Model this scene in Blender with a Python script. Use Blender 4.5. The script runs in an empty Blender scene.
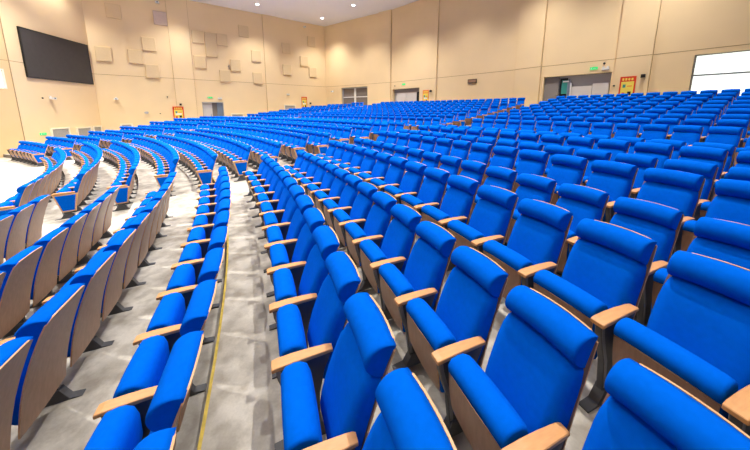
import bpy, math, random
import numpy as np
PI = math.pi
random.seed(7)
SC = bpy.context.scene
COL = SC.collection

# ------------------------------------------------------------------ materials
def mat(name, rgb, rough=.6, spec=.3, metal=0., noise=0., nscale=8., bump=0., bscale=200., emit=None, estr=0., coat=0.):
    m = bpy.data.materials.new(name); m.use_nodes = True
    nt = m.node_tree; b = nt.nodes['Principled BSDF']
    b.inputs['Base Color'].default_value = (*rgb, 1)
    b.inputs['Roughness'].default_value = rough
    b.inputs['Specular IOR Level'].default_value = spec
    b.inputs['Metallic'].default_value = metal
    b.inputs['Coat Weight'].default_value = coat
    tc = nt.nodes.new('ShaderNodeTexCoord')
    if noise > 0:
        n = nt.nodes.new('ShaderNodeTexNoise'); n.inputs['Scale'].default_value = nscale; n.inputs['Detail'].default_value = 4
        nt.links.new(tc.outputs['Object'], n.inputs['Vector'])
        r = nt.nodes.new('ShaderNodeValToRGB')
        r.color_ramp.elements[0].position = .3; r.color_ramp.elements[1].position = .7
        r.color_ramp.elements[0].color = (*[c * (1 - noise) for c in rgb], 1)
        r.color_ramp.elements[1].color = (*[min(1, c * (1 + noise)) for c in rgb], 1)
        nt.links.new(n.outputs['Fac'], r.inputs['Fac']); nt.links.new(r.outputs['Color'], b.inputs['Base Color'])
    if bump > 0:
        n2 = nt.nodes.new('ShaderNodeTexNoise'); n2.inputs['Scale'].default_value = bscale
        nt.links.new(tc.outputs['Object'], n2.inputs['Vector'])
        bp = nt.nodes.new('ShaderNodeBump'); bp.inputs['Strength'].default_value = bump; bp.inputs['Distance'].default_value = .002
        nt.links.new(n2.outputs['Fac'], bp.inputs['Height']); nt.links.new(bp.outputs['Normal'], b.inputs['Normal'])
    if emit:
        b.inputs['Emission Color'].default_value = (*emit, 1); b.inputs['Emission Strength'].default_value = estr
    return m

def wood(name, c1, c2, rough, stretch, scale=7.):
    m = mat(name, c1, rough, .35)
    nt = m.node_tree; b = nt.nodes['Principled BSDF']
    tc = nt.nodes.new('ShaderNodeTexCoord'); mp = nt.nodes.new('ShaderNodeMapping'); mp.inputs['Scale'].default_value = stretch
    n = nt.nodes.new('ShaderNodeTexNoise'); n.inputs['Scale'].default_value = scale; n.inputs['Detail'].default_value = 5
    r = nt.nodes.new('ShaderNodeValToRGB'); r.color_ramp.elements[0].position = .35; r.color_ramp.elements[1].position = .65
    r.color_ramp.elements[0].color = (*c1, 1); r.color_ramp.elements[1].color = (*c2, 1)
    nt.links.new(tc.outputs['Object'], mp.inputs['Vector']); nt.links.new(mp.outputs['Vector'], n.inputs['Vector'])
    nt.links.new(n.outputs['Fac'], r.inputs['Fac']); nt.links.new(r.outputs['Color'], b.inputs['Base Color'])
    return m

M = {}
M['blue'] = mat('blue_fabric', (0.0, .125, .70), 1., .03, noise=.05, nscale=30, bump=.15, bscale=500)
M['shell'] = wood('brown_wood_laminate', (.30, .165, .098), (.36, .20, .125), .38, (6, 6, 1.2))
M['ply'] = wood('pale_ply_edge', (.74, .42, .20), (.80, .48, .25), .45, (1, 1, 8))
M['arm'] = wood('beech_wood', (.68, .33, .12), (.76, .38, .15), .38, (8, 1.5, 8))
M['dark'] = mat('dark_steel', (.085, .085, .09), .45, .4, noise=.15)
M['silver'] = mat('grey_cast_metal', (.30, .30, .31), .4, .5, .4)
M['wall'] = mat('cream_wall_panel', (.88, .67, .385), .75, .2, noise=.025, nscale=.5)
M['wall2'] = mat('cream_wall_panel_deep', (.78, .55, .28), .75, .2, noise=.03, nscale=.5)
M['pan'] = mat('beige_acoustic_board', (.78, .59, .335), .9, .1, noise=.04, nscale=20)
M['pan_pale'] = mat('faded_acoustic_board', (.66, .52, .42), .9, .1, noise=.05, nscale=6)
M['joint'] = mat('joint_shadow_gap', (.42, .27, .13), .9, .1)
M['ceil'] = mat('white_ceiling', (.80, .78, .77), .8, .2, noise=.015, nscale=.6)
M['screen'] = mat('dark_led_screen', (.060, .056, .052), .55, .3, noise=.06, nscale=4)
M['white'] = mat('white_paint', (.80, .78, .75), .5, .3)
M['frame'] = mat('cream_frame', (.86, .78, .60), .5, .3)
M['grille'] = mat('grey_grille', (.50, .48, .44), .7, .2, noise=.2, nscale=30)
M['dgrey'] = mat('grey_door_panel', (.26, .23, .21), .6, .3)
M['mgrey'] = mat('mid_grey_panel', (.42, .41, .40), .6, .3)
M['leafw'] = mat('pale_door_leaf', (.62, .58, .54), .5, .3)
M['black'] = mat('black_plastic', (.012, .012, .013), .4, .4)
M['glassd'] = mat('dark_window_glass', (.20, .17, .15), .15, .5)
M['glow'] = mat('daylit_window_glass', (.9, .95, .92), .3, .3, emit=(.90, 1., .95), estr=1.15)
M['green'] = mat('green_exit_sign', (.02, .55, .16), .4, .3, emit=(.03, .75, .18), estr=.55)
M['red'] = mat('red_poster_print', (.72, .06, .02), .5, .2)
M['orange'] = mat('orange_poster_print', (.85, .22, .04), .5, .2)
M['yellow'] = mat('yellow_poster_print', (.88, .70, .12), .5, .2)
M['cyan'] = mat('teal_plastic', (.05, .30, .25), .5, .2)
M['steelb'] = mat('blue_grey_metal', (.22, .27, .34), .4, .4, .3)
M['lamp'] = mat('lamp_lens', (1, 1, 1), .4, .2, emit=(.95, .96, 1.), estr=14.)
M['nosing'] = mat('yellow_nosing_paint', (.60, .44, .09), .7, .2, noise=.2, nscale=14)
M['paper'] = mat('white_paper', (.85, .85, .82), .8, .1)

# the treads: worn pale screed with dull grey-brown patches (stain plus painted-in seat shadow) and faint dirt streaks
def floor_mat():
    m = mat('worn_shadow_patched_screed', (.5, .46, .4), .5, .3); nt = m.node_tree; b = nt.nodes['Principled BSDF']
    tc = nt.nodes.new('ShaderNodeTexCoord')
    def noise(sc, det, vec=None):
        n = nt.nodes.new('ShaderNodeTexNoise'); n.inputs['Scale'].default_value = sc; n.inputs['Detail'].default_value = det
        nt.links.new(vec or tc.outputs['Object'], n.inputs['Vector']); return n.outputs['Fac']
    def ramp(src, p0, p1, c0, c1):
        r = nt.nodes.new('ShaderNodeValToRGB'); r.color_ramp.elements[0].position = p0; r.color_ramp.elements[1].position = p1
        r.color_ramp.elements[0].color = (*c0, 1); r.color_ramp.elements[1].color = (*c1, 1)
        nt.links.new(src, r.inputs['Fac']); return r.outputs['Color']
    def mix(f, a, c, kind='MIX'):
        x = nt.nodes.new('ShaderNodeMix'); x.data_type = 'RGBA'; x.blend_type = kind
        if isinstance(f, float): x.inputs[0].default_value = f
        else: nt.links.new(f, x.inputs[0])
        nt.links.new(a, x.inputs[6]); nt.links.new(c, x.inputs[7]); return x.outputs[2]
    base = ramp(noise(1.9, 3), .40, .58, (.44, .40, .335), (.68, .635, .55))
    big = ramp(noise(5.5, 5), .40, .56, (.70, .68, .66), (1, 1, 1))
    fine = ramp(noise(60, 3), .3, .7, (.90, .90, .90), (1.0, 1.0, 1.0))
    col = mix(.8, base, big, 'MULTIPLY'); col = mix(1., col, fine, 'MULTIPLY')
    nt.links.new(col, b.inputs['Base Color'])
    return m
M['floor'] = floor_mat()
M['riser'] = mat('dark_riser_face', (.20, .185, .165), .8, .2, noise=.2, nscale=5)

# ------------------------------------------------------------------ mesh helpers
class G:
    """collects faces with material slots; build() links them as one mesh"""
    def __init__(s): s.v = []; s.f = []; s.m = []; s.sm = []; s.slots = []
    def slot(s, name):
        if name not in s.slots: s.slots.append(name)
        return s.slots.index(name)
    def add(s, vs, fs, mname, smooth=False):
        o = len(s.v); k = s.slot(mname); s.v += [tuple(v) for v in vs]
        for f in fs: s.f.append(tuple(i + o for i in f)); s.m.append(k); s.sm.append(smooth)
    def merge(s, g, T=None):
        o = len(s.v); s.v += [T(v) for v in g.v] if T else list(g.v)
        km = [s.slot(n) for n in g.slots]
        for f, m, sm in zip(g.f, g.m, g.sm): s.f.append(tuple(i + o for i in f)); s.m.append(km[m]); s.sm.append(sm)
    def mesh(s, name):
        me = bpy.data.meshes.new(name); me.from_pydata(s.v, [], s.f)
        for n in s.slots: me.materials.append(M[n])
        me.polygons.foreach_set('material_index', s.m); me.polygons.foreach_set('use_smooth', s.sm); me.update(); me.validate()
        return me
    def build(s, name, parent=None, T=None):
        o = bpy.data.objects.new(name, s.mesh(name)); COL.objects.link(o)
        if parent: o.parent = parent
        return o

def box(g, a, b, m, T=None):
    x0, y0, z0 = a; x1, y1, z1 = b
    vs = [(x0, y0, z0), (x1, y0, z0), (x1, y1, z0), (x0, y1, z0), (x0, y0, z1), (x1, y0, z1), (x1, y1, z1), (x0, y1, z1)]
    if T: vs = [T(v) for v in vs]
    g.add(vs, [(0, 3, 2, 1), (4, 5, 6, 7), (0, 1, 5, 4), (1, 2, 6, 5), (2, 3, 7, 6), (3, 0, 4, 7)], m)

def prism_x(g, prof, x0, x1, m, bev=0.):
    """profile in (y,z) extruded along x with a small edge bevel"""
    cy = sum(p[0] for p in prof) / len(prof); cz = sum(p[1] for p in prof) / len(prof)
    def shrink(p):
        d = math.hypot(p[0] - cy, p[1] - cz) or 1; k = 1 - bev / d; return (cy + (p[0] - cy) * k, cz + (p[1] - cz) * k)
    rings = [(x0, [shrink(p) for p in prof]), (x0 + bev, prof), (x1 - bev, prof), (x1, [shrink(p) for p in prof])] if bev else [(x0, prof), (x1, prof)]
    n = len(prof); vs = []; fs = []
    for x, pr in rings: vs += [(x, p[0], p[1]) for p in pr]
    for k in range(len(rings) - 1):
        for i in range(n):
            j = (i + 1) % n; fs.append((k * n + i, k * n + j, (k + 1) * n + j, (k + 1) * n + i))
    fs.append(tuple(range(n))[::-1]); fs.append(tuple((len(rings) - 1) * n + i for i in range(n)))
    g.add(vs, fs, m)

def loft(g, rings, m, smooth=True, caps=True):
    n = len(rings[0]); vs = [p for r in rings for p in r]; fs = []
    for k in range(len(rings) - 1):
        for i in range(n):
            j = (i + 1) % n; fs.append((k * n + i, k * n + j, (k + 1) * n + j, (k + 1) * n + i))
    g.add(vs, fs, m, smooth)
    if caps:
        g.add(rings[0], [tuple(range(n))[::-1]], m); g.add(rings[-1], [tuple(range(n))], m)

def slab(g, front, back, nu, nv, mf, mb, mr, smooth=True):
    """two grids (functions of u,v in 0..1) joined by a rim"""
    F = [[front(i / nu, j / nv) for i in range(nu + 1)] for j in range(nv + 1)]
    B = [[back(i / nu, j / nv) for i in range(nu + 1)] for j in range(nv + 1)]
    W = nu + 1
    q = [(j * W + i, j * W + i + 1, (j + 1) * W + i + 1, (j + 1) * W + i) for j in range(nv) for i in range(nu)]
    g.add([p for r in F for p in r], q, mf, smooth)
    g.add([p for r in B for p in r], [f[::-1] for f in q], mb, smooth)
    loop = [(0, i) for i in range(W)] + [(j, nu) for j in range(1, nv + 1)] + [(nv, i) for i in range(nu - 1, -1, -1)] + [(j, 0) for j in range(nv - 1, 0, -1)]
    vs = [F[j][i] for j, i in loop] + [B[j][i] for j, i in loop]; n = len(loop)
    g.add(vs, [(k, n + k, n + (k + 1) % n, (k + 1) % n) for k in range(n)], mr, False)

def lerp(tab, x):
    for (a, p), (b, r) in zip(tab, tab[1:]):
        if x <= b: return p + (r - p) * max(0, (x - a)) / (b - a)
    return tab[-1][1]

# ------------------------------------------------------------------ the seat (local: x along the row, y away from the stage, z up)
PITCH = .56
BY = [(.20, -.062), (.35, -.040), (.50, -.012), (.65, .026), (.80, .074), (.95, .132), (1.10, .202)]
XO = -.016; SX = .012; AX = .018      # the backs sit a touch off the middle between the arms
BW = [(.12, .236), (.3, .240), (.6, .242), (.85, .238), (.98, .230), (1.09, .220)]
def curv(x): return -.008 * (x / .25) ** 2
def ztop(x):
    s = abs(x) / .25; return 1.068 - .016 * s * s - (.026 * ((s - .80) / .20) ** 2 if s > .80 else 0)
def back_pt(u, v, off):
    s = 2 * u - 1; x0 = s * .25; zb = .27 + .006 * s * s; z = zb + v * (ztop(x0) - zb); w = lerp(BW, z)
    x = s * w; return (x + XO, lerp(BY, z) + curv(x) - off, z)
def edge(s, p=10): return max(0, 1 - abs(s) ** p) ** .5

def seat_parts(hi=True):
    P = {}
    nu, nv = (10, 12) if hi else (2, 4)
    g = G(); slab(g, lambda u, v: back_pt(u, v, .011), lambda u, v: back_pt(u, v, 0), nu, nv, 'shell', 'shell', 'ply'); P['backrest'] = g
    # back cushion
    CW = [(.34, .200), (.45, .222), (.6, .234), (.78, .233), (.86, .228), (.895, .218), (.92, .196)]
    def cz(v): return .34 + .58 * v
    def sp(u): return math.sin((u - .5) * PI)
    def cf(u, v):
        s = sp(u); r = sp(v); z = cz((r + 1) / 2); w = lerp(CW, z)
        return (s * w + XO, lerp(BY, z) + curv(s * w) - .016 - lerp([(.34, .140), (.60, .115), (.90, .088)], z) * edge(s) * edge(r, 9) * (1 - .10 * math.cos(s * 1.5) * math.cos(r)), z)
    def cb(u, v):
        s = sp(u); z = cz((sp(v) + 1) / 2); return (s * lerp(CW, z) + XO, lerp(BY, z) + curv(s * lerp(CW, z)) - .0165, z)
    g = G(); n1, n2 = (12, 12) if hi else (4, 4); slab(g, cf, cb, n1, n2, 'blue', 'blue', 'blue'); P['back_cushion'] = g
    # bolster headrest
    n = 18 if hi else 8
    def ring(x, k):
        out = []; zz = -.016 * (x / .25) ** 2
        for i in range(n):
            t = PI * i / (n - 1); z = .987 + .080 * math.cos(t) * (.85 + .15 * k)
            th = .132 * k * max(0., math.sin(t)) ** .70
            out.append((x + XO, lerp(BY, z) + curv(x) - .0115 - .93 * th, z + zz + .30 * th - .002))
        return out
    xs = [(-.218, .84), (-.216, .92), (-.209, .975), (-.196, 1)] + ([(-.15, 1), (-.075, 1), (0, 1), (.075, 1), (.15, 1)] if hi else [(0, 1)]) + [(.196, 1), (.209, .975), (.216, .92), (.218, .84)]
    if not hi: xs = [(-.218, .88), (-.20, 1), (0, 1), (.20, 1), (.218, .88)]
    g = G(); loft(g, [ring(x, k) for x, k in xs], 'blue'); P['headrest'] = g
    # tipped-up seat cushion
    prof = [(-.325, .27), (-.350, .45), (-.356, .585), (-.382, .600), (-.386, .640), (-.362, .676), (-.31, .688), (-.265, .685), (-.225, .66), (-.205, .60), (-.205, .46), (-.235, .31), (-.27, .26)] if hi else \
           [(-.325, .27), (-.36, .58), (-.33, .675), (-.25, .68), (-.205, .6), (-.235, .3)]
    py = sum(p[0] for p in prof) / len(prof); pz = sum(p[1] for p in prof) / len(prof)
    def sr(x, k, kz): return [(x * .935 + SX, py + (y - py) * k, pz + (z - pz) * kz - .009 * (abs(x) / .235) ** 4) for y, z in prof]
    xs = [(-.236, .80, .93), (-.233, .91, .97), (-.222, .98, .99), (-.19, 1, 1), (-.09, 1.02, 1.0), (0, 1.03, 1.005), (.09, 1.02, 1.0), (.19, 1, 1), (.222, .98, .99), (.233, .91, .97), (.236, .80, .93)]
    if not hi: xs = [xs[0], xs[2], xs[8], xs[10]]
    g = G(); loft(g, [sr(*x) for x in xs], 'blue'); P['seat_cushion'] = g
    # wooden underside of the tipped seat
    SY = [(.21, -.300), (.30, -.340), (.45, -.366), (.60, -.374), (.665, -.362)]
    def sh(u, v, off):
        s = 2 * u - 1; z = .21 + v * (.385 - .012 * s * s); w = lerp([(.21, .190), (.33, .222), (.66, .234)], z)
        return (s * w * .935 + SX, lerp(SY, z) - .012 * (1 - s * s) + off, z)
    g = G(); slab(g, lambda u, v: sh(u, v, 0), lambda u, v: sh(u, v, .010), 6 if hi else 2, 7 if hi else 2, 'shell', 'shell', 'ply'); P['seat_shell'] = g
    return P

def arm_g(x, hi=True):
    g = G(); rings = []
    st = [(-.437, .036, .010), (-.433, .039, .014), (-.40, .040, .015), (-.30, .039, .015), (-.20, .036, .014), (-.10, .031, .014), (-.052, .028, .011)]
    if not hi: st = [st[0], st[2], st[6]]
    for y, w, t in st:
        zc = .633 + .007 * math.sin((y + .43) / .43 * PI) - (.004 if y < -.42 else 0); e = .004
        rings.append([(x - w, y, zc - t + e), (x - w + e, y, zc - t), (x + w - e, y, zc - t), (x + w, y, zc - t + e), (x + w, y, zc + t - e), (x + w - e, y, zc + t), (x - w + e, y, zc + t), (x - w, y, zc + t - e)] if hi else
                     [(x - w, y, zc - t), (x + w, y, zc - t), (x + w, y, zc + t), (x - w, y, zc + t)])
    loft(g, rings, 'arm', smooth=False); return g
def leg_g(x, hi=True):
    g = G(); prof = [(-.415, .620), (-.06, .620), (-.11, .50), (-.145, .33), (-.15, .06), (-.30, .06), (-.335, .33), (-.375, .44), (-.405, .54)]
    prism_x(g, prof, x - .019, x + .019, 'dark', .004 if hi else 0)
    if hi: prism_x(g, [(-.41, .60), (-.400, .54), (-.370, .44), (-.330, .33), (-.302, .12), (-.280, .12), (-.305, .33), (-.345, .44), (-.375, .54), (-.385, .60)], x - .0215, x + .0215, 'silver', .002)
    return g
def foot_g(x, hi=True):
    g = G(); prism_x(g, [(-.45, 0), (-.01, 0), (-.01, .012), (-.09, .022), (-.14, .12), (-.29, .12), (-.35, .022), (-.45, .012)], x - .032, x + .032, 'dark', .003 if hi else 0)
    return g
def endpanel_g(x, sgn, hi=True):
    a, b = (x - .036, x - .006) if sgn < 0 else (x + .006, x + .036)
    g = G(); prism_x(g, [(-.425, .615), (.0, .615), (-.07, .18), (-.31, .18)], min(a, b), max(a, b), 'ply', .003 if hi else 0)
    o = a if sgn < 0 else b
    f = G(); prism_x(f, [(-.385, .585), (-.035, .585), (-.095, .21), (-.29, .21)], o - .008, o + .008, 'blue', .004 if hi else 0)
    return g, f

HI, LO = seat_parts(True), seat_parts(False)
XA = -PITCH / 2 + AX
XF = PITCH / 2 + AX
HIM = {k: g.mesh(k) for k, g in HI.items()}
HIM['armrest'] = arm_g(XA).mesh('armrest'); HIM['leg'] = leg_g(XA).mesh('leg'); HIM['foot'] = foot_g(XA).mesh('foot')
HIM['armrest_far'] = arm_g(XF).mesh('armrest'); HIM['leg_far'] = leg_g(XF).mesh('leg'); HIM['foot_far'] = foot_g(XF).mesh('foot')
ep, fp = endpanel_g(XA, -1); HIM['end_panel'] = ep.mesh('end_panel'); HIM['fabric_panel'] = fp.mesh('fabric_panel')

def whole(P, near_panel, far_arm, hi):
    g = G()
    for k in P: g.merge(P[k])
    g.merge(arm_g(XA, hi)); g.merge(leg_g(XA, hi)); g.merge(foot_g(XA, hi))
    if near_panel:
        a, b = endpanel_g(XA, -1, hi); g.merge(a); g.merge(b)
    if far_arm: g.merge(arm_g(XF, hi)); g.merge(leg_g(XF, hi)); g.merge(foot_g(XF, hi))
    return g

# ------------------------------------------------------------------ layout of the rows: arcs about the stage
CX, CY, R0, DR = -30.298, -10.313, 32.333, .957
RAD = {3: 35.12, 4: 36.04, 5: 36.95, 6: 37.87, 7: 38.75}
RAD.update({i: 41.1 + (i - 9) * .975 for i in range(9, 18)})
HT = {-5: -.56, -4: -.385, -3: -.369, -2: -.198, -1: -.187, 0: 0., 1: .043, 2: .274, 3: .298, 4: .486, 5: .500, 6: .615, 7: .615,
      9: .811, 10: .952, 11: 1.067, 12: 1.216, 13: 1.350, 14: 1.496, 15: 1.658, 16: 1.82, 17: 1.989}
ANCH = {-4: .5219, -3: .4663, -2: .4166, -1: .3866, 0: .3779, 1: .3669, 2: .3406, 3: .363, 4: .369, 5: .3745, 6: .380, 7: .399,
        9: .3985, 10: .4025, 11: .4207, 12: .4250, 13: .4292, 14: .4332, 15: .4364, 16: .4396, 17: .4427}
def radius(i): return RAD.get(i, R0 + i * DR) + (.012 if 0 <= i < 8 else (-.012 if i < 0 else 0))
WALL_P, WALL_V = (-22.852, 22.915), (.8104, .5859)
def wall_gap(x, y): return -(WALL_V[0] * (y - WALL_P[1]) - WALL_V[1] * (x - WALL_P[0]))

CAM_Z, CAM_P, CAM_F = 2.216, .1608, 273.4
def to_view(x, y, z):
    c, s = math.cos(CAM_P), math.sin(CAM_P); dz = z - CAM_Z; f = y * c - dz * s; u = y * s + dz * c
    return f, (375 + CAM_F * x / f if f > .05 else None), (155 - CAM_F * u / f if f > .05 else None)

seats = []       # (row, block, ordinal from aisle, a_mid, first, last)
for i in sorted(HT):
    r = radius(i); st = PITCH / r
    # near block: up to the radial aisle
    if i in ANCH:
        a0 = ANCH[i]; lim = .597 - .80 / r + .006
        ks = int(math.floor((lim - a0) / st)); bnd = [a0 + k * st for k in range(ks, -60, -1) if a0 + k * st > .12]
        for n in range(len(bnd) - 1): seats.append((i, 'near', n + 1, (bnd[n] + bnd[n + 1]) / 2, False, n == 0))
    # middle block
    s0 = .598 + .86 / r; c = 1.0 - .0035 * (i if i < 8 else 8) - (0.006 * (i - 8) if i > 8 else 0)
    e0 = c - .80 / r; nB = int((e0 - s0) / st)
    for n in range(nB): seats.append((i, 'middle', n + 1, s0 + (n + .5) * st, n == 0, n == nB - 1))
    s1 = c + .80 / r; a = s1; n = 0; blk = []
    while True:
        x, y = CX + r * math.cos(a + st), CY + r * math.sin(a + st)
        if a + st > 1.199 or wall_gap(x, y) < 2.65: break
        if i == 17 and a + st > .978: break
        if i == 16 and a + st > 1.03: break
        blk.append(a); a += st
    for n, a in enumerate(blk): seats.append((i, 'far', n + 1, a + st / 2, n == 0, n == len(blk) - 1))

def seat_info(s):
    i, b, n, a, first, last = s; r = radius(i); x, y, z = CX + r * math.cos(a), CY + r * math.sin(a), HT[i]
    vis = False; best = 1e9
    for dx in (-.25, .25):
        for dy in (-.4, .1):
            for zz in (0.1, .6, 1.05):
                X = CX + (r + dy) * math.cos(a + dx / r); Y = CY + (r + dy) * math.sin(a + dx / r)
                f, u, v = to_view(X, Y, z + zz)
                if f > .05 and u is not None:
                    best = min(best, max(-u, u - 750, -v, v - 450, 0))
    d = math.sqrt(x * x + y * y + (z + .8 - CAM_Z) ** 2)
    return x, y, z, best, d
S2 = []
for s in seats:
    x, y, z, off, d = seat_info(s)
    if off > 130 or y < -1.2: continue
    # bodies too near or below the lens that the photo cannot show are left out only when fully outside the frame
    S2.append((s, x, y, z, off, d))
inview = sorted([t for t in S2 if t[4] <= 0], key=lambda t: t[5])
N_IND, N_PART = 300, 215
indiv = inview[:N_IND]; ids = {id(t) for t in indiv}
rest = [t for t in S2 if id(t) not in ids]
print('seats total', len(S2), 'in view', len(inview))

ORD = ['', 'first', 'second', 'third', 'fourth', 'fifth', 'sixth', 'seventh', 'eighth', 'ninth', 'tenth', 'eleventh', 'twelfth', 'thirteenth', 'fourteenth', 'fifteenth', 'sixteenth', 'seventeenth', 'eighteenth', 'nineteenth', 'twentieth']
def ordn(n):
    if n <= 20: return ORD[n]
    return {2: 'twenty-', 3: 'thirty-', 4: 'forty-'}[n // 10] + ORD[n % 10] if n % 10 else {3: 'thirtieth', 4: 'fortieth'}[n // 10]
def seat_label(s):
    i, b, n = s[0], s[1], s[2]
    look = 'blue folding seat with brown back' if i < -1 else 'blue folding seat'
    if i < 0: row = ordn(-i) + ' row below yellow stripe'
    elif i < 8: row = ordn(i + 1) + ' row above yellow stripe'
    else: row = ordn(i - 8) + ' row of upper tier'
    if b == 'near': t = f'{look}, near block, {row}, {ordn(n)} from aisle'
    elif b == 'middle': t = f'{look}, middle block, {row}, {ordn(n)} past aisle'
    else: t = f'{look}, far block, {row}, {ordn(n)} past aisle'
    return t
GROUPS = 'blue folding auditorium seats in curved rows'

def kid(name, me, parent):
    o = bpy.data.objects.new(name, me); COL.objects.link(o); o.parent = parent; return o
proto = bpy.data.objects.new('auditorium_seat', None); COL.objects.link(proto); proto.empty_display_size = .2
for k in ('backrest', 'back_cushion', 'headrest', 'seat_cushion', 'seat_shell', 'armrest'): kid(k, HIM[k], proto)
lg = kid('leg', HIM['leg'], proto); kid('foot', HIM['foot'], lg)
def copy_tree(o, parent=None):
    c = o.copy(); COL.objects.link(c)
    if parent: c.parent = parent
    for ch in list(o.children): copy_tree(ch, c)
    return c
whole_mesh = {}
def place(o, s, x, y, z):
    o.location = (x, y, z); o.rotation_euler = (0, 0, s[3] - PI / 2)   # local +y points outward along the radius
    # along-row axis: local x must run with growing angle -> mirrored by using -x
used = False
def orient(o, a): o.rotation_euler = (0, 0, a - PI / 2); o.scale = (-1, 1, 1)
for idx, (s, x, y, z, off, d) in enumerate(indiv):
    if idx < N_PART:
        o = proto if not used else copy_tree(proto); used = True
        if s[5]:
            kid('armrest', HIM['armrest_far'], o); l2 = kid('leg', HIM['leg_far'], o); kid('foot', HIM['foot_far'], l2)
        if s[4]:
            e = kid('end_panel', HIM['end_panel'], o); kid('fabric_panel', HIM['fabric_panel'], e)
            e['label'] = 'blue fabric end panel in a pale wooden frame'
    else:
        key = (s[4], s[5])
        if key not in whole_mesh: whole_mesh[key] = whole(HI, s[4], s[5], True).mesh('auditorium_seat')
        o = bpy.data.objects.new('auditorium_seat', whole_mesh[key]); COL.objects.link(o)
    o.location = (x, y, z); orient(o, s[3])
    o['label'] = seat_label(s); o['category'] = 'seat'; o['group'] = GROUPS
# every copy made above before an end panel was added is clean: proto itself is never a block end
far = G(); LOW = {}
for (s, x, y, z, off, d) in rest:
    hi = d < 7
    key = (hi, s[4], s[5])
    if key not in LOW: LOW[key] = whole(HI if hi else LO, s[4], s[5], hi)
    t = s[3] - PI / 2; c, sn = math.cos(t), math.sin(t)
    far.merge(LOW[key], lambda v, x=x, y=y, z=z, c=c, sn=sn: (x - v[0] * c - v[1] * sn, y - v[0] * sn + v[1] * c, z + v[2]))
far.f = [f[::-1] for f in far.f]
fo = far.build('distant_auditorium_seats')
fo['label'] = 'mass of small blue seats filling the distant curved rows'; fo['category'] = 'seats'; fo['kind'] = 'stuff'

# ------------------------------------------------------------------ stepped floor
def struct(o): o['kind'] = 'structure'; return o
g = G(); nos = G()
steps = [(-5, -.56), (-4, -.375), (-2, -.19), (0, 0.), (2, .275), (4, .485), (6, .61)] + [(i, HT[i]) for i in range(9, 18)]
RAMP = radius(-5) - 5.
bounds = [(6.0, -.75), (RAMP, -.75)] + [(radius(i) - .92, z) for i, z in steps] + [(57., None)]
NA = 90; A0, A1 = -.05, 1.36
def ringpt(r, k): a = A0 + (A1 - A0) * k / NA; return CX + r * math.cos(a), CY + r * math.sin(a)
prevz = None
for (ra, za), (rb, zb) in zip(bounds, bounds[1:]):
    vs = []; 
    ze = -.56 if ra == RAMP else za
    for k in range(NA + 1): vs += [(*ringpt(ra, k), za), (*ringpt(rb, k), ze)]
    g.add(vs, [(2 * k, 2 * k + 1, 2 * k + 3, 2 * k + 2) for k in range(NA)], 'floor')
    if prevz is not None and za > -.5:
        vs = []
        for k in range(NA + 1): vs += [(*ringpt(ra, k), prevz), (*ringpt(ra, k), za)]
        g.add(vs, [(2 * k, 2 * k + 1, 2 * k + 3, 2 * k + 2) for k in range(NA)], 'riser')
    if za == 0.:
        vs = []
        for k in range(NA + 1):
            vs += [(*ringpt(ra - .006, k), za - .03), (*ringpt(ra - .006, k), za + .004), (*ringpt(ra + .018, k), za + .004), (*ringpt(ra + .018, k), za - .03)]
        nos.add(vs, [(4 * k + q, 4 * k + (q + 1) % 4, 4 * k + 4 + (q + 1) % 4, 4 * k + 4 + q) for k in range(NA) for q in range(4)], 'nosing')
    prevz = za
struct(g.build('floor')); struct(nos.build('trim_1'))

# ------------------------------------------------------------------ walls
ZB, ZT, ZG = -.75, 12.2, 5.116
NODES = [(-25.083, 5.369), (-21.771, 16.901), (-22.852, 22.915), (-6.112, 35.017), (1.671, 29.403), (5.583, 25.412), (10.075, 20.403), (11.243, 18.787), (13.579, 16.142), (14.579, 14.892), (21.405, 6.341), (23.6, .3), (24.2, -8.)]
class Seg:
    def __init__(s, k):
        a, b = NODES[k], NODES[k + 1]; s.a = a; s.L = math.hypot(b[0] - a[0], b[1] - a[1])
        s.d = ((b[0] - a[0]) / s.L, (b[1] - a[1]) / s.L)
        s.n = (s.d[1], -s.d[0])                       # towards the hall
    def P(s, t, o, z): return (s.a[0] + s.d[0] * t + s.n[0] * o, s.a[1] + s.d[1] * t + s.n[1] * o, z)
    def T(s): return lambda v: s.P(*v)
SEG = [Seg(k) for k in range(len(NODES) - 1)]
HOLES = {0: [(10.6, 11.75, 3.45, 4.6)], 2: [(7.33, 9.17, .60, 3.02)], 3: [(2.57, 6.49, 1.98, 4.88)], 4: [(.25, 3.66, 1.98, 4.39)], 7: [(.0, 3.47, 1.98, 4.42)], 9: [(1.38, 6.6, 2.15, 4.9)]}
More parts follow.
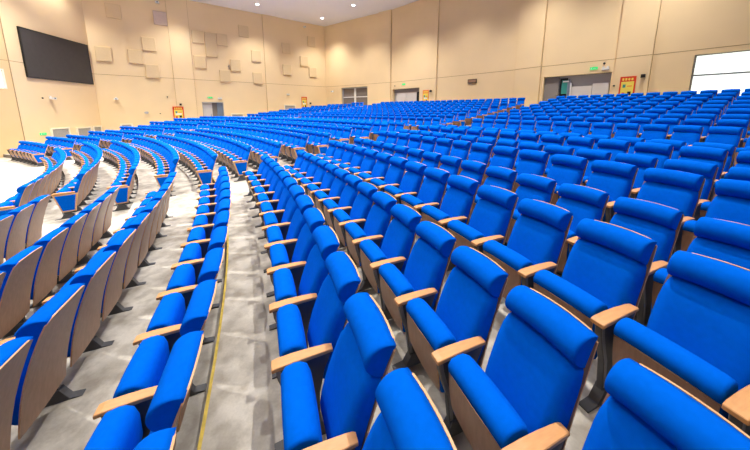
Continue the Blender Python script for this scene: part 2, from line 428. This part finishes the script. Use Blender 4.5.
def wall_mesh(g, k, m):
    s = SEG[k]; hs = HOLES.get(k, [])
    ts = sorted({0, s.L} | {t for h in hs for t in h[:2]}); zs = sorted({ZB, ZT} | {z for h in hs for z in h[2:]})
    for t0, t1 in zip(ts, ts[1:]):
        for z0, z1 in zip(zs, zs[1:]):
            if any(h[0] - 1e-6 <= t0 and t1 <= h[1] + 1e-6 and h[2] - 1e-6 <= z0 and z1 <= h[3] + 1e-6 for h in hs): continue
            g.add([s.P(t0, 0, z0), s.P(t1, 0, z0), s.P(t1, 0, z1), s.P(t0, 0, z1)], [(3, 2, 1, 0)], m)
            g.add([s.P(t0, -.35, z0), s.P(t1, -.35, z0), s.P(t1, -.35, z1), s.P(t0, -.35, z1)], [(0, 1, 2, 3)], m)
    for h in hs:
        a, b, c, d = h; D = -.35
        for q in ([(a, 0, c), (a, 0, d), (a, D, d), (a, D, c)], [(b, 0, c), (b, D, c), (b, D, d), (b, 0, d)], [(a, 0, d), (b, 0, d), (b, D, d), (a, D, d)], [(a, 0, c), (a, D, c), (b, D, c), (b, 0, c)]):
            g.add([s.P(*p) for p in q], [(0, 1, 2, 3)], m)
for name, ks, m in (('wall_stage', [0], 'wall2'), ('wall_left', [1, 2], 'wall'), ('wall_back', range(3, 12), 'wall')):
    g = G()
    for k in ks: wall_mesh(g, k, m)
    struct(g.build(name))
# pilasters, each a shallow shaft standing proud of the wall
pn = 2
for k, a, b in ((2, 5.30, 6.86), (2, 13.47, 15.08), (3, 8.05, 9.58), (4, 3.86, 5.57), (6, .10, 1.78), (8, .08, 1.52)):
    g = G(); box(g, (a, 0, ZB), (b, .13, ZT), 'wall', SEG[k].T()); g2 = struct(g.build(f'trim_{pn}')); pn += 1
# horizontal and vertical shadow joints
g = G()
for k in range(0, 11):
    box(g, (0, 0.001, ZG - .014), (SEG[k].L, .005, ZG + .014), 'joint', SEG[k].T())
for k, a, b in ((2, 5.30, 6.86), (2, 13.47, 15.08), (3, 8.05, 9.58), (4, 3.86, 5.57), (6, .10, 1.78), (8, .08, 1.52)):
    box(g, (a, .131, ZG - .014), (b, .135, ZG + .014), 'joint', SEG[k].T())
    for t in (a - .02, b - .01): box(g, (t, .001, ZB), (t + .03, .006, ZT), 'joint', SEG[k].T())
box(g, (0, .001, ZB), (.05, .012, ZT), 'joint', SEG[1].T())
struct(g.build(f'trim_{pn}')); pn += 1
# baseboard of the stage-side wall
g = G(); box(g, (0, 0, ZB), (SEG[0].L, .02, ZB + .1), 'shell', SEG[0].T()); struct(g.build('baseboard_stage'))

# ceiling
g = G(); cp = [(-40, -20), (40, -20), (40, 45), (-40, 45)]
g.add([(x, y, ZT) for x, y in cp] + [(x, y, ZT + .3) for x, y in cp], [(3, 2, 1, 0), (4, 5, 6, 7)], 'ceil'); struct(g.build('ceiling'))

# ------------------------------------------------------------------ fittings on the walls
def thing(name, label, cat, loc, group=None):
    o = bpy.data.objects.new(name, None); COL.objects.link(o); o.location = loc; o['label'] = label; o['category'] = cat; o.empty_display_size = .2
    if group: o['group'] = group
    return o
def tag(o, label, cat, group=None):
    o['label'] = label; o['category'] = cat
    if group: o['group'] = group
    return o
def local(g, T, loc):
    pass
def part(name, g, parent):
    """geometry is made in world coordinates; store it relative to the thing's base"""
    p = parent; base = (0, 0, 0)
    while p is not None: base = tuple(b + l for b, l in zip(base, p.location)); p = p.parent
    g.v = [(v[0] - base[0], v[1] - base[1], v[2] - base[2]) for v in g.v]
    return g.build(name, parent)
def single(name, g, label, cat, group=None):
    n = len(g.v); c = [sum(v[i] for v in g.v) / n for i in range(3)]
    g.v = [tuple(v[i] - c[i] for i in range(3)) for v in g.v]
    o = g.build(name); o.location = c; return tag(o, label, cat, group)
def B(k, t0, t1, z0, z1, o0, o1, m, g=None):
    g = g or G(); box(g, (t0, o0, z0), (t1, o1, z1), m, SEG[k].T()); return g

# big LED screen
t = thing('led_screen', 'large black screen mounted high on the left wall', 'screen', SEG[1].P(3.35, .0, 4.26))
part('display', B(1, .90, 5.82, 4.31, 7.22, .02, .085, 'screen'), t)
g = G()
for a in ((.84, 5.88, 4.25, 4.31), (.84, 5.88, 7.22, 7.28), (.84, .90, 4.31, 7.22), (5.82, 5.88, 4.31, 7.22)): B(1, *a, .02, .10, 'black', g)
part('bezel', g, t)

PANELS = [(1.30, 9.64, 1, 'topmost beige square acoustic panel close to the big screen'),
 (4.33, 9.64, 1, 'faded pinkish acoustic panel high beside the first pilaster'),
 (3.32, 7.34, 1, 'upper beige acoustic panel of the staggered trio left of the first pilaster'),
 (2.32, 6.19, 1, 'middle beige acoustic panel of the staggered trio left of the first pilaster'),
 (.34, 6.18, 1, 'beige acoustic panel just beside the right edge of the big screen'),
 (3.36, 5.05, 1, 'lowest beige acoustic panel of the trio left of the first pilaster'),
 (7.02, 8.49, 1, 'upper beige acoustic panel close to the right of the first pilaster'),
 (8.04, 7.34, 2, 'tall double-height beige acoustic panel between the two left-wall pilasters'),
 (9.04, 8.51, 1, 'beige acoustic panel touching the upper right of the tall double panel'),
 (7.01, 6.21, 1, 'beige acoustic panel low beside the first pilaster, above the left-wall door'),
 (11.08, 9.63, 1, 'topmost beige acoustic panel between the two left-wall pilasters'),
 (10.09, 6.19, 1, 'beige acoustic panel with a small pipe stub at its left edge'),
 (12.14, 7.31, 1, 'upper beige acoustic panel just left of the second pilaster'),
 (9.05, 5.06, 1, 'lowest beige acoustic panel, nearly above the left-wall door'),
 (12.15, 5.06, 1, 'lower beige acoustic panel just left of the second pilaster'),
 (15.38, 8.51, 1, 'upper beige acoustic panel just right of the second pilaster'),
 (15.38, 6.19, 1, 'lower beige acoustic panel just right of the second pilaster'),
 (17.42, 7.32, 1, 'upper panel of the corner pair joined at their corners'),
 (18.46, 6.18, 1, 'lowest beige acoustic panel next to the hall corner'),
 (18.42, 9.66, 1, 'highest beige acoustic panel next to the hall corner')]
for n, (s0, z0, h, lab) in enumerate(PANELS):
    z1 = z0 + (1.12 if h == 1 else 2.26); m = 'pan_pale' if n == 1 else 'pan'; g = G(); S = SEG[2]; w = .95; e = .02
    vs = [S.P(*p) for p in ((s0, .01, z0), (s0 + w, .01, z0), (s0 + w, .01, z1), (s0, .01, z1), (s0, .10, z0), (s0 + w, .10, z0), (s0 + w, .10, z1), (s0, .10, z1), (s0 + e, .12, z0 + e), (s0 + w - e, .12, z0 + e), (s0 + w - e, .12, z1 - e), (s0 + e, .12, z1 - e))]
    g.add(vs, [(0, 1, 2, 3), (0, 4, 5, 1), (1, 5, 6, 2), (2, 6, 7, 3), (3, 7, 4, 0), (4, 8, 9, 5), (5, 9, 10, 6), (6, 10, 11, 7), (7, 11, 8, 4), (8, 11, 10, 9)], m)
    single('acoustic_panel', g, lab, 'wall panel', 'square acoustic panels on the left wall')
# dark pipe stub beside one panel
B1 = B(2, 9.93, 9.99, 6.35, 6.75, 0, .09, 'dgrey'); B(2, 9.86, 9.93, 6.55, 6.62, 0, .09, 'dgrey', B1)
single('pipe_stub', B1, 'small grey pipe stub at the edge of an acoustic panel', 'pipe')

# door in the left wall
def leaf(k, a, b, z0, z1, o, m, name, parent, handle=True):
    d = part(name, B(k, a, b, z0, z1, o, o + .05, m), parent)
    if handle: part('handle', B(k, b - .14, b - .10, z0 + .95, z0 + 1.25, o + .05, o + .10, 'silver'), d)
    return d
t = thing('double_door', 'grey double door below a green sign in the left wall', 'door', SEG[2].P(8.25, 0, .60))
g = G(); B(2, 7.33, 7.39, .6, 3.02, -.3, .02, 'mgrey', g); B(2, 9.11, 9.17, .6, 3.02, -.3, .02, 'mgrey', g); B(2, 7.39, 9.11, 2.96, 3.02, -.3, .02, 'mgrey', g); part('door_frame', g, t)
leaf(2, 7.39, 8.16, .6, 2.96, -.18, 'leafw', 'door_leaf', t); leaf(2, 8.58, 9.11, .6, 2.96, -.18, 'steelb', 'door_leaf', t)
part('door_gap', B(2, 8.16, 8.58, .6, 2.96, -.30, -.28, 'dgrey'), t)

# glazed window in the back wall beside the corner
t = thing('glazed_window', 'dark four-pane window with pale mullions near the hall corner', 'window', SEG[3].P(4.5, 0, 1.98))
part('glass', B(3, 2.60, 6.46, 2.0, 4.86, -.26, -.24, 'glassd'), t)
g = G(); B(3, 4.42, 4.66, 2.0, 4.86, -.24, -.17, 'white', g); B(3, 2.6, 6.46, 3.72, 3.82, -.24, -.18, 'white', g)
B(3, 2.58, 2.72, 2.0, 4.87, -.24, -.15, 'mgrey', g); B(3, 6.36, 6.48, 2.0, 4.87, -.24, -.15, 'mgrey', g); B(3, 2.6, 6.46, 4.74, 4.87, -.24, -.15, 'mgrey', g)
part('window_frame', g, t)

# pale double door
t = thing('double_door', 'pale double door under a green sign in the back wall', 'door', SEG[4].P(1.9, 0, 1.98))
leaf(4, .62, 1.86, 1.98, 4.02, -.26, 'leafw', 'door_leaf', t); leaf(4, 1.90, 3.18, 1.98, 4.02, -.26, 'leafw', 'door_leaf', t, False)
g = G(); B(4, .27, .60, 1.98, 4.37, -.33, -.30, 'mgrey', g); B(4, .27, 3.64, 4.02, 4.37, -.33, -.22, 'dgrey', g); B(4, 3.20, 3.64, 1.98, 4.02, -.34, -.32, 'black', g); part('door_frame', g, t)

# wide service opening with folded door, hose cabinet and pale boards
t = thing('service_opening', 'wide grey doorway with folded leaf and dark gap in back wall', 'door', SEG[7].P(1.7, 0, 1.98))
part('back_panel', B(7, .02, 3.45, 1.98, 4.40, -.34, -.32, 'mgrey'), t)
part('door_leaf', B(7, .02, .86, 1.98, 4.36, -.22, -.17, 'dgrey'), t)
part('dark_gap', B(7, .90, 1.30, 1.98, 4.28, -.31, -.29, 'black'), t)
h = part('hose_cabinet', B(7, 1.02, 1.34, 3.3, 4.15, -.28, -.18, 'cyan'), t); part('pipe', B(7, 1.33, 1.46, 2.0, 4.2, -.26, -.16, 'steelb'), t)
part('white_rail', B(7, 1.08, 1.40, 4.02, 4.10, -.17, -.13, 'white'), t)
g = B(7, 1.55, 2.60, 1.98, 3.72, -.26, -.20, 'leafw'); part('leaf_board', g, t); part('leaf_board', B(7, 2.62, 3.40, 1.98, 3.86, -.26, -.20, 'leafw'), t)
part('edge_post', B(7, 1.49, 1.55, 1.98, 3.95, -.24, -.14, 'white'), t)

# daylit window at the right
t = thing('daylit_window', 'bright overexposed window with one transom above upper seats', 'window', SEG[9].P(4, 0, 2.15))
part('glass', B(9, 1.45, 6.55, 2.2, 4.85, -.30, -.28, 'glow'), t)
g = G(); B(9, 1.38, 6.6, 3.90, 3.97, -.28, -.20, 'silver', g); B(9, 1.38, 1.45, 2.15, 4.9, -.28, -.18, 'mgrey', g); B(9, 6.55, 6.6, 2.15, 4.9, -.28, -.18, 'mgrey', g); B(9, 1.38, 6.6, 4.85, 4.9, -.28, -.18, 'mgrey', g); B(9, 1.38, 6.6, 2.15, 2.2, -.28, -.18, 'mgrey', g); B(9, 5.2, 5.25, 2.2, 4.85, -.28, -.20, 'silver', g)
part('window_frame', g, t)
t = thing('daylit_window', 'small bright window cut off by left edge of the picture', 'window', SEG[0].P(11.2, 0, 3.45))
part('glass', B(0, 10.65, 11.70, 3.5, 4.55, -.2, -.18, 'glow'), t)
g = G(); B(0, 10.6, 10.65, 3.45, 4.6, -.2, .01, 'frame', g); B(0, 11.70, 11.75, 3.45, 4.6, -.2, .01, 'frame', g); B(0, 10.6, 11.75, 4.55, 4.6, -.2, .01, 'frame', g); B(0, 10.6, 11.75, 3.45, 3.5, -.2, .01, 'frame', g); part('window_frame', g, t)

# low framed grilles
for k, a, b, z0, z1, lab in ((1, 1.72, 3.12, -.35, .99, 'pale framed wall grille below the big screen, first from stage'),
        (1, 3.70, 5.02, -.35, .92, 'pale framed wall grille below the big screen, second from stage'),
        (1, 5.20, 6.05, -.35, .94, 'pale framed wall grille under the screen corner, third from stage'),
        (2, 1.2, 2.0, .1, 1.06, 'small pale grille box peeping over seats left of first poster'),
        (2, 9.78, 10.97, .5, 1.88, 'white grille box just right of the left-wall door'),
        (2, 15.31, 16.66, 1.4, 2.86, 'white grille box right of the second pilaster')):
    t = thing('wall_grille', lab, 'grille', SEG[k].P((a + b) / 2, 0, z0), 'framed grilles low on the left wall')
    g = G()
    for q in ((a, b, z1 - .09, z1), (a, b, z0, z0 + .09), (a, a + .09, z0 + .09, z1 - .09), (b - .09, b, z0 + .09, z1 - .09)): B(k, *q, 0, .09, 'frame', g)
    part('grille_frame', g, t); g = G()
    z = z0 + .09
    while z < z1 - .13: B(k, a + .09, b - .09, z, z + .05, .01, .05, 'grille', g); z += .075
    B(k, a + .09, b - .09, z0 + .09, z1 - .09, 0, .012, 'grille', g)
    part('louvre_panel', g, t)

# posters
for k, a, b, z0, z1, o, lab in ((2, 4.95, 5.78, 1.30, 2.55, .135, 'red and yellow poster on the first left-wall pilaster'),
        (2, 17.41, 18.10, 2.35, 3.81, .0, 'small red poster with pale middle near hall corner'),
        (4, 4.18, 4.84, 2.75, 4.10, .13, 'orange and yellow poster right of the pale double door'),
        (8, .38, 1.04, 2.85, 4.08, .13, 'large red bordered yellow poster beside the service opening')):
    t = thing('wall_poster', lab, 'poster', SEG[k].P((a + b) / 2, o, z0), 'red safety posters')
    if k == 2 and a < 5.3: # board bridging wall and shaft edge
        part('mounting_board', B(k, a, b, z0, z1, .0, .135, 'red'), t)
    part('sheet', B(k, a, b, z0, z1, o + .001, o + .022, 'red' if k != 4 else 'orange'), t)
    w, h = b - a, z1 - z0; g = G()
    B(k, a + .1 * w, b - .1 * w, z0 + .08 * h, z1 - .22 * h, o + .022, o + .026, 'yellow', g)
    part('printed_panel', g, t)
    for j in range(4): part('printed_character', B(k, a + (.14 + .19 * j) * w, a + (.26 + .19 * j) * w, z1 - .17 * h, z1 - .07 * h, o + .022, o + .026, 'yellow'), t)
    marks = [(.22, .40, .52, .66, 'cyan'), (.5, .8, .56, .60, 'orange'), (.2, .38, .16, .30, 'red'), (.56, .78, .18, .34, 'black')]
    if k in (2, 4): marks.append((.22, .78, .40, .50, 'paper'))
    for u0, u1, v0, v1, mm in marks: part('printed_mark', B(k, a + u0 * w, a + u1 * w, z0 + v0 * h, z0 + v1 * h, o + .026, o + .029, mm), t)

# green exit signs with a pale running figure and arrow
for k, a, z, lab in ((1, 1.00, .58, 'small green exit sign low beside the first grille'), (2, 7.84, 3.38, 'green exit sign above the left-wall door'),
                     (4, 1.52, 4.74, 'green exit sign above the pale double door'), (7, 2.44, 4.62, 'green exit sign above the wide service opening')):
    w = .40 if k != 7 else .36
    t = thing('exit_sign', lab, 'sign', SEG[k].P(a + w / 2, 0, z), 'green exit signs')
    part('sign_box', B(k, a, a + w, z, z + .15, 0, .05, 'green'), t); g = G()
    B(k, a + .05, a + .09, z + .04, z + .10, .05, .054, 'paper', g); B(k, a + .06, a + .08, z + .105, z + .125, .05, .054, 'paper', g); B(k, a + .16, a + .30, z + .065, z + .085, .05, .054, 'paper', g)
    B(k, a + .03, a + .06, z + .02, z + .045, .05, .054, 'paper', g)
    part('pictogram', g, t)
# twin-head emergency lights
for k, a, z, lab in ((2, 8.72, 3.31, 'white emergency light right of the left-wall exit sign'), (7, 3.0, 4.56, 'white emergency light above the service opening'),
                     (2, 15.66, 3.95, 'white emergency light above the grille by second pilaster')):
    t = thing('emergency_light', lab, 'lamp', SEG[k].P(a + .17, 0, z), 'emergency lights')
    b = part('housing', B(k, a, a + .34, z, z + .10, .012, .09, 'white'), t); part('lamp_head', B(k, a + .02, a + .12, z + .10, z + .19, .015, .09, 'white'), t); part('lamp_head', B(k, a + .22, a + .32, z + .10, z + .19, .015, .09, 'white'), t)
    part('base_strip', B(k, a, a + .34, z - .025, z, .012, .09, 'dgrey'), t)
# small cameras, sensors and speakers
def camera_box(k, a, z, lab):
    t = thing('security_camera', lab, 'camera', SEG[k].P(a + .12, 0, z), 'small white wall cameras')
    part('mount', B(k, a + .08, a + .16, z + .08, z + .22, 0, .10, 'white'), t)
    b = part('body', B(k, a, a + .26, z, z + .13, .06, .30, 'white'), t); part('lens', B(k, a + .09, a + .17, z + .03, z + .09, .30, .32, 'black'), b)
camera_box(1, 2.0, 2.94, 'white camera below the big screen')
camera_box(2, 1.05, 3.08, 'white camera midway between the screen and first pilaster')
camera_box(2, 17.95, 11.62, 'small white camera high up near the hall corner')
camera_box(2, 4.60, 11.40, 'white camera near the ceiling left of the first pilaster')
camera_box(3, 1.08, 4.42, 'small white camera right of the hall corner, above seats')
for k, a, z, r_, lab in ((1, 1.62, 3.0, .05, 'black round sensor beside the camera under the screen'), (2, 4.66, 3.42, .05, 'black round sensor above the first poster'),
                     (2, 4.0, 1.92, .045, 'small dark round sensor low left of the first poster'), (7, 3.08, 4.93, .06, 'black round sensor above the service opening'),
                     (8, .14, 3.62, .05, 'small dark round sensor between doorway and large poster'), (4, .55, 4.72, .05, 'black round sensor left of the back exit sign')):
    g = G(); S = SEG[k]; n = 12; o0 = .13 if k == 8 else 0
    loft(g, [[S.P(a + rr * math.cos(2 * PI * i / n), oo + o0, z + rr * math.sin(2 * PI * i / n)) for i in range(n)] for rr, oo in ((r_, 0), (r_, .03), (r_ * .75, .055), (r_ * .3, .065))], 'black')
    single('round_sensor', g, lab, 'sensor', 'round black wall sensors')
for k, a, z, o0, lab in ((2, 5.50, 2.66, .13, 'black speaker at the corner of the first poster'), (2, 18.40, 2.98, 0, 'black speaker right of the small red poster'),
                     (4, 5.02, 3.90, .13, 'black speaker right of the orange poster'), (8, 1.22, 3.96, .13, 'black speaker right of the large red poster')):
    t = thing('wall_speaker', lab, 'speaker', SEG[k].P(a + .09, o0, z), 'small black wall speakers')
    part('cabinet', B(k, a, a + .17, z, z + .17, o0 + .03, o0 + .18, 'black'), t); part('bracket', B(k, a + .06, a + .11, z + .06, z + .11, o0, o0 + .03, 'dgrey'), t)
t = thing('control_box', 'dark louvred rectangular box fixed high on the back wall', 'box', SEG[5].P(3.47, 0, 4.42))
part('box_body', B(5, 3.09, 3.85, 4.42, 4.73, .01, .08, 'black'), t); part('cover', B(5, 3.14, 3.80, 4.47, 4.68, .08, .10, 'shell'), t)
# loud-hailer horn
g = G(); S = SEG[2]; n = 14
loft(g, [[S.P(3.05 + r_ * math.cos(2 * PI * i / n), o_, 2.0 + r_ * .7 * math.sin(2 * PI * i / n)) for i in range(n)] for r_, o_ in ((.04, 0), (.05, .1), (.09, .22), (.15, .30))], 'mgrey')
single('horn_speaker', g, 'small grey horn speaker low left of the first poster', 'speaker')

# a loose paper left on the front floor row
# ------------------------------------------------------------------ ceiling lamps
E1 = (5.43, 3.93); E2 = (3.69, -3.73); L0 = (-5.79, 31.90)
sd = bpy.data.lights.new('downlight', 'SPOT'); sd.energy = 3900; sd.spot_size = math.radians(106); sd.spot_blend = .95; sd.shadow_soft_size = .16; sd.color = (1., .965, .92)
rim = G(); n = 20
def circ(r, z): return [(r * math.cos(2 * PI * i / n), r * math.sin(2 * PI * i / n), z) for i in range(n)]
loft(rim, [circ(.16, 0), circ(.21, -.015), circ(.21, -.03), circ(.17, -.045)], 'white', caps=False); rimm = rim.mesh('trim_ring')
len_ = G(); loft(len_, [circ(.165, -.02), circ(.12, -.05), circ(.05, -.062)], 'lamp'); lenm = len_.mesh('lens')
LN = {(0, 0): 'bright round ceiling lamp nearest the hall corner', (1, 0): 'bright round ceiling lamp over the left wall', (0, 1): 'bright round ceiling lamp over the back wall'}
lamps = 0
se = sd.copy(); se.energy = sd.energy * 1.4; sr_ = sd.copy(); sr_.energy = sd.energy * .48; sw_ = sd.copy(); sw_.energy = sd.energy * .66; sb_ = sd.copy(); sb_.energy = sd.energy * .10
for i in range(0, 6):
    for j in range(-2, 9):
        x, y = L0[0] - i * E1[0] + j * E2[0], L0[1] - i * E1[1] + j * E2[1]
        if wall_gap(x, y) < 1.5 or math.hypot(x - CX, y - CY) > 49.5 or y < -9 or math.hypot(x - CX, y - CY) < 11: continue
        lo = bpy.data.objects.new('downlight_beam', sb_ if y < 4 else sw_ if wall_gap(x, y) < 4.5 or math.hypot(x - CX, y - CY) > 47.5 else (se if x < -6 and math.hypot(x - CX, y - CY) < 38 else (sr_ if x > 2.5 else sd))); COL.objects.link(lo)
        if (i, j) in LN:
            t = thing('ceiling_lamp', LN[(i, j)], 'lamp', (x, y, ZT), 'round ceiling downlights')
            kid('trim_ring', rimm, t); kid('lens', lenm, t); lo.parent = t; lo.location = (0, 0, -.10)
        else:
            t = thing('ceiling_lamp', 'round ceiling downlight out of the picture above the hall', 'lamp', (x, y, ZT), 'ceiling downlights beyond the frame')
            kid('trim_ring', rimm, t); kid('lens', lenm, t); lo.parent = t; lo.location = (0, 0, -.10)
        lamps += 1
print('lamps', lamps)

# ------------------------------------------------------------------ world, camera, view
w = bpy.data.worlds.new('hall_surround'); SC.world = w; w.use_nodes = True
bg = w.node_tree.nodes['Background']; bg.inputs[0].default_value = (1., .97, .93, 1); bg.inputs[1].default_value = .05
cam = bpy.data.cameras.new('camera'); cam.sensor_width = 36; cam.lens = CAM_F * 36 / 750; cam.shift_y = -70.13 / 750; cam.clip_start = .02
co = bpy.data.objects.new('camera', cam); COL.objects.link(co); co.location = (0, 0, CAM_Z); co.rotation_euler = (PI / 2 - CAM_P, -.0015, 0)
SC.camera = co
SC.view_settings.view_transform = 'Standard'; SC.view_settings.look = 'None'; SC.view_settings.gamma = 1; SC.view_settings.use_curve_mapping = False
SC.view_settings.exposure = 0.0
SC.cycles.use_denoising = True; SC.cycles.max_bounces = 6; SC.cycles.diffuse_bounces = 4; SC.cycles.sample_clamp_indirect = 6
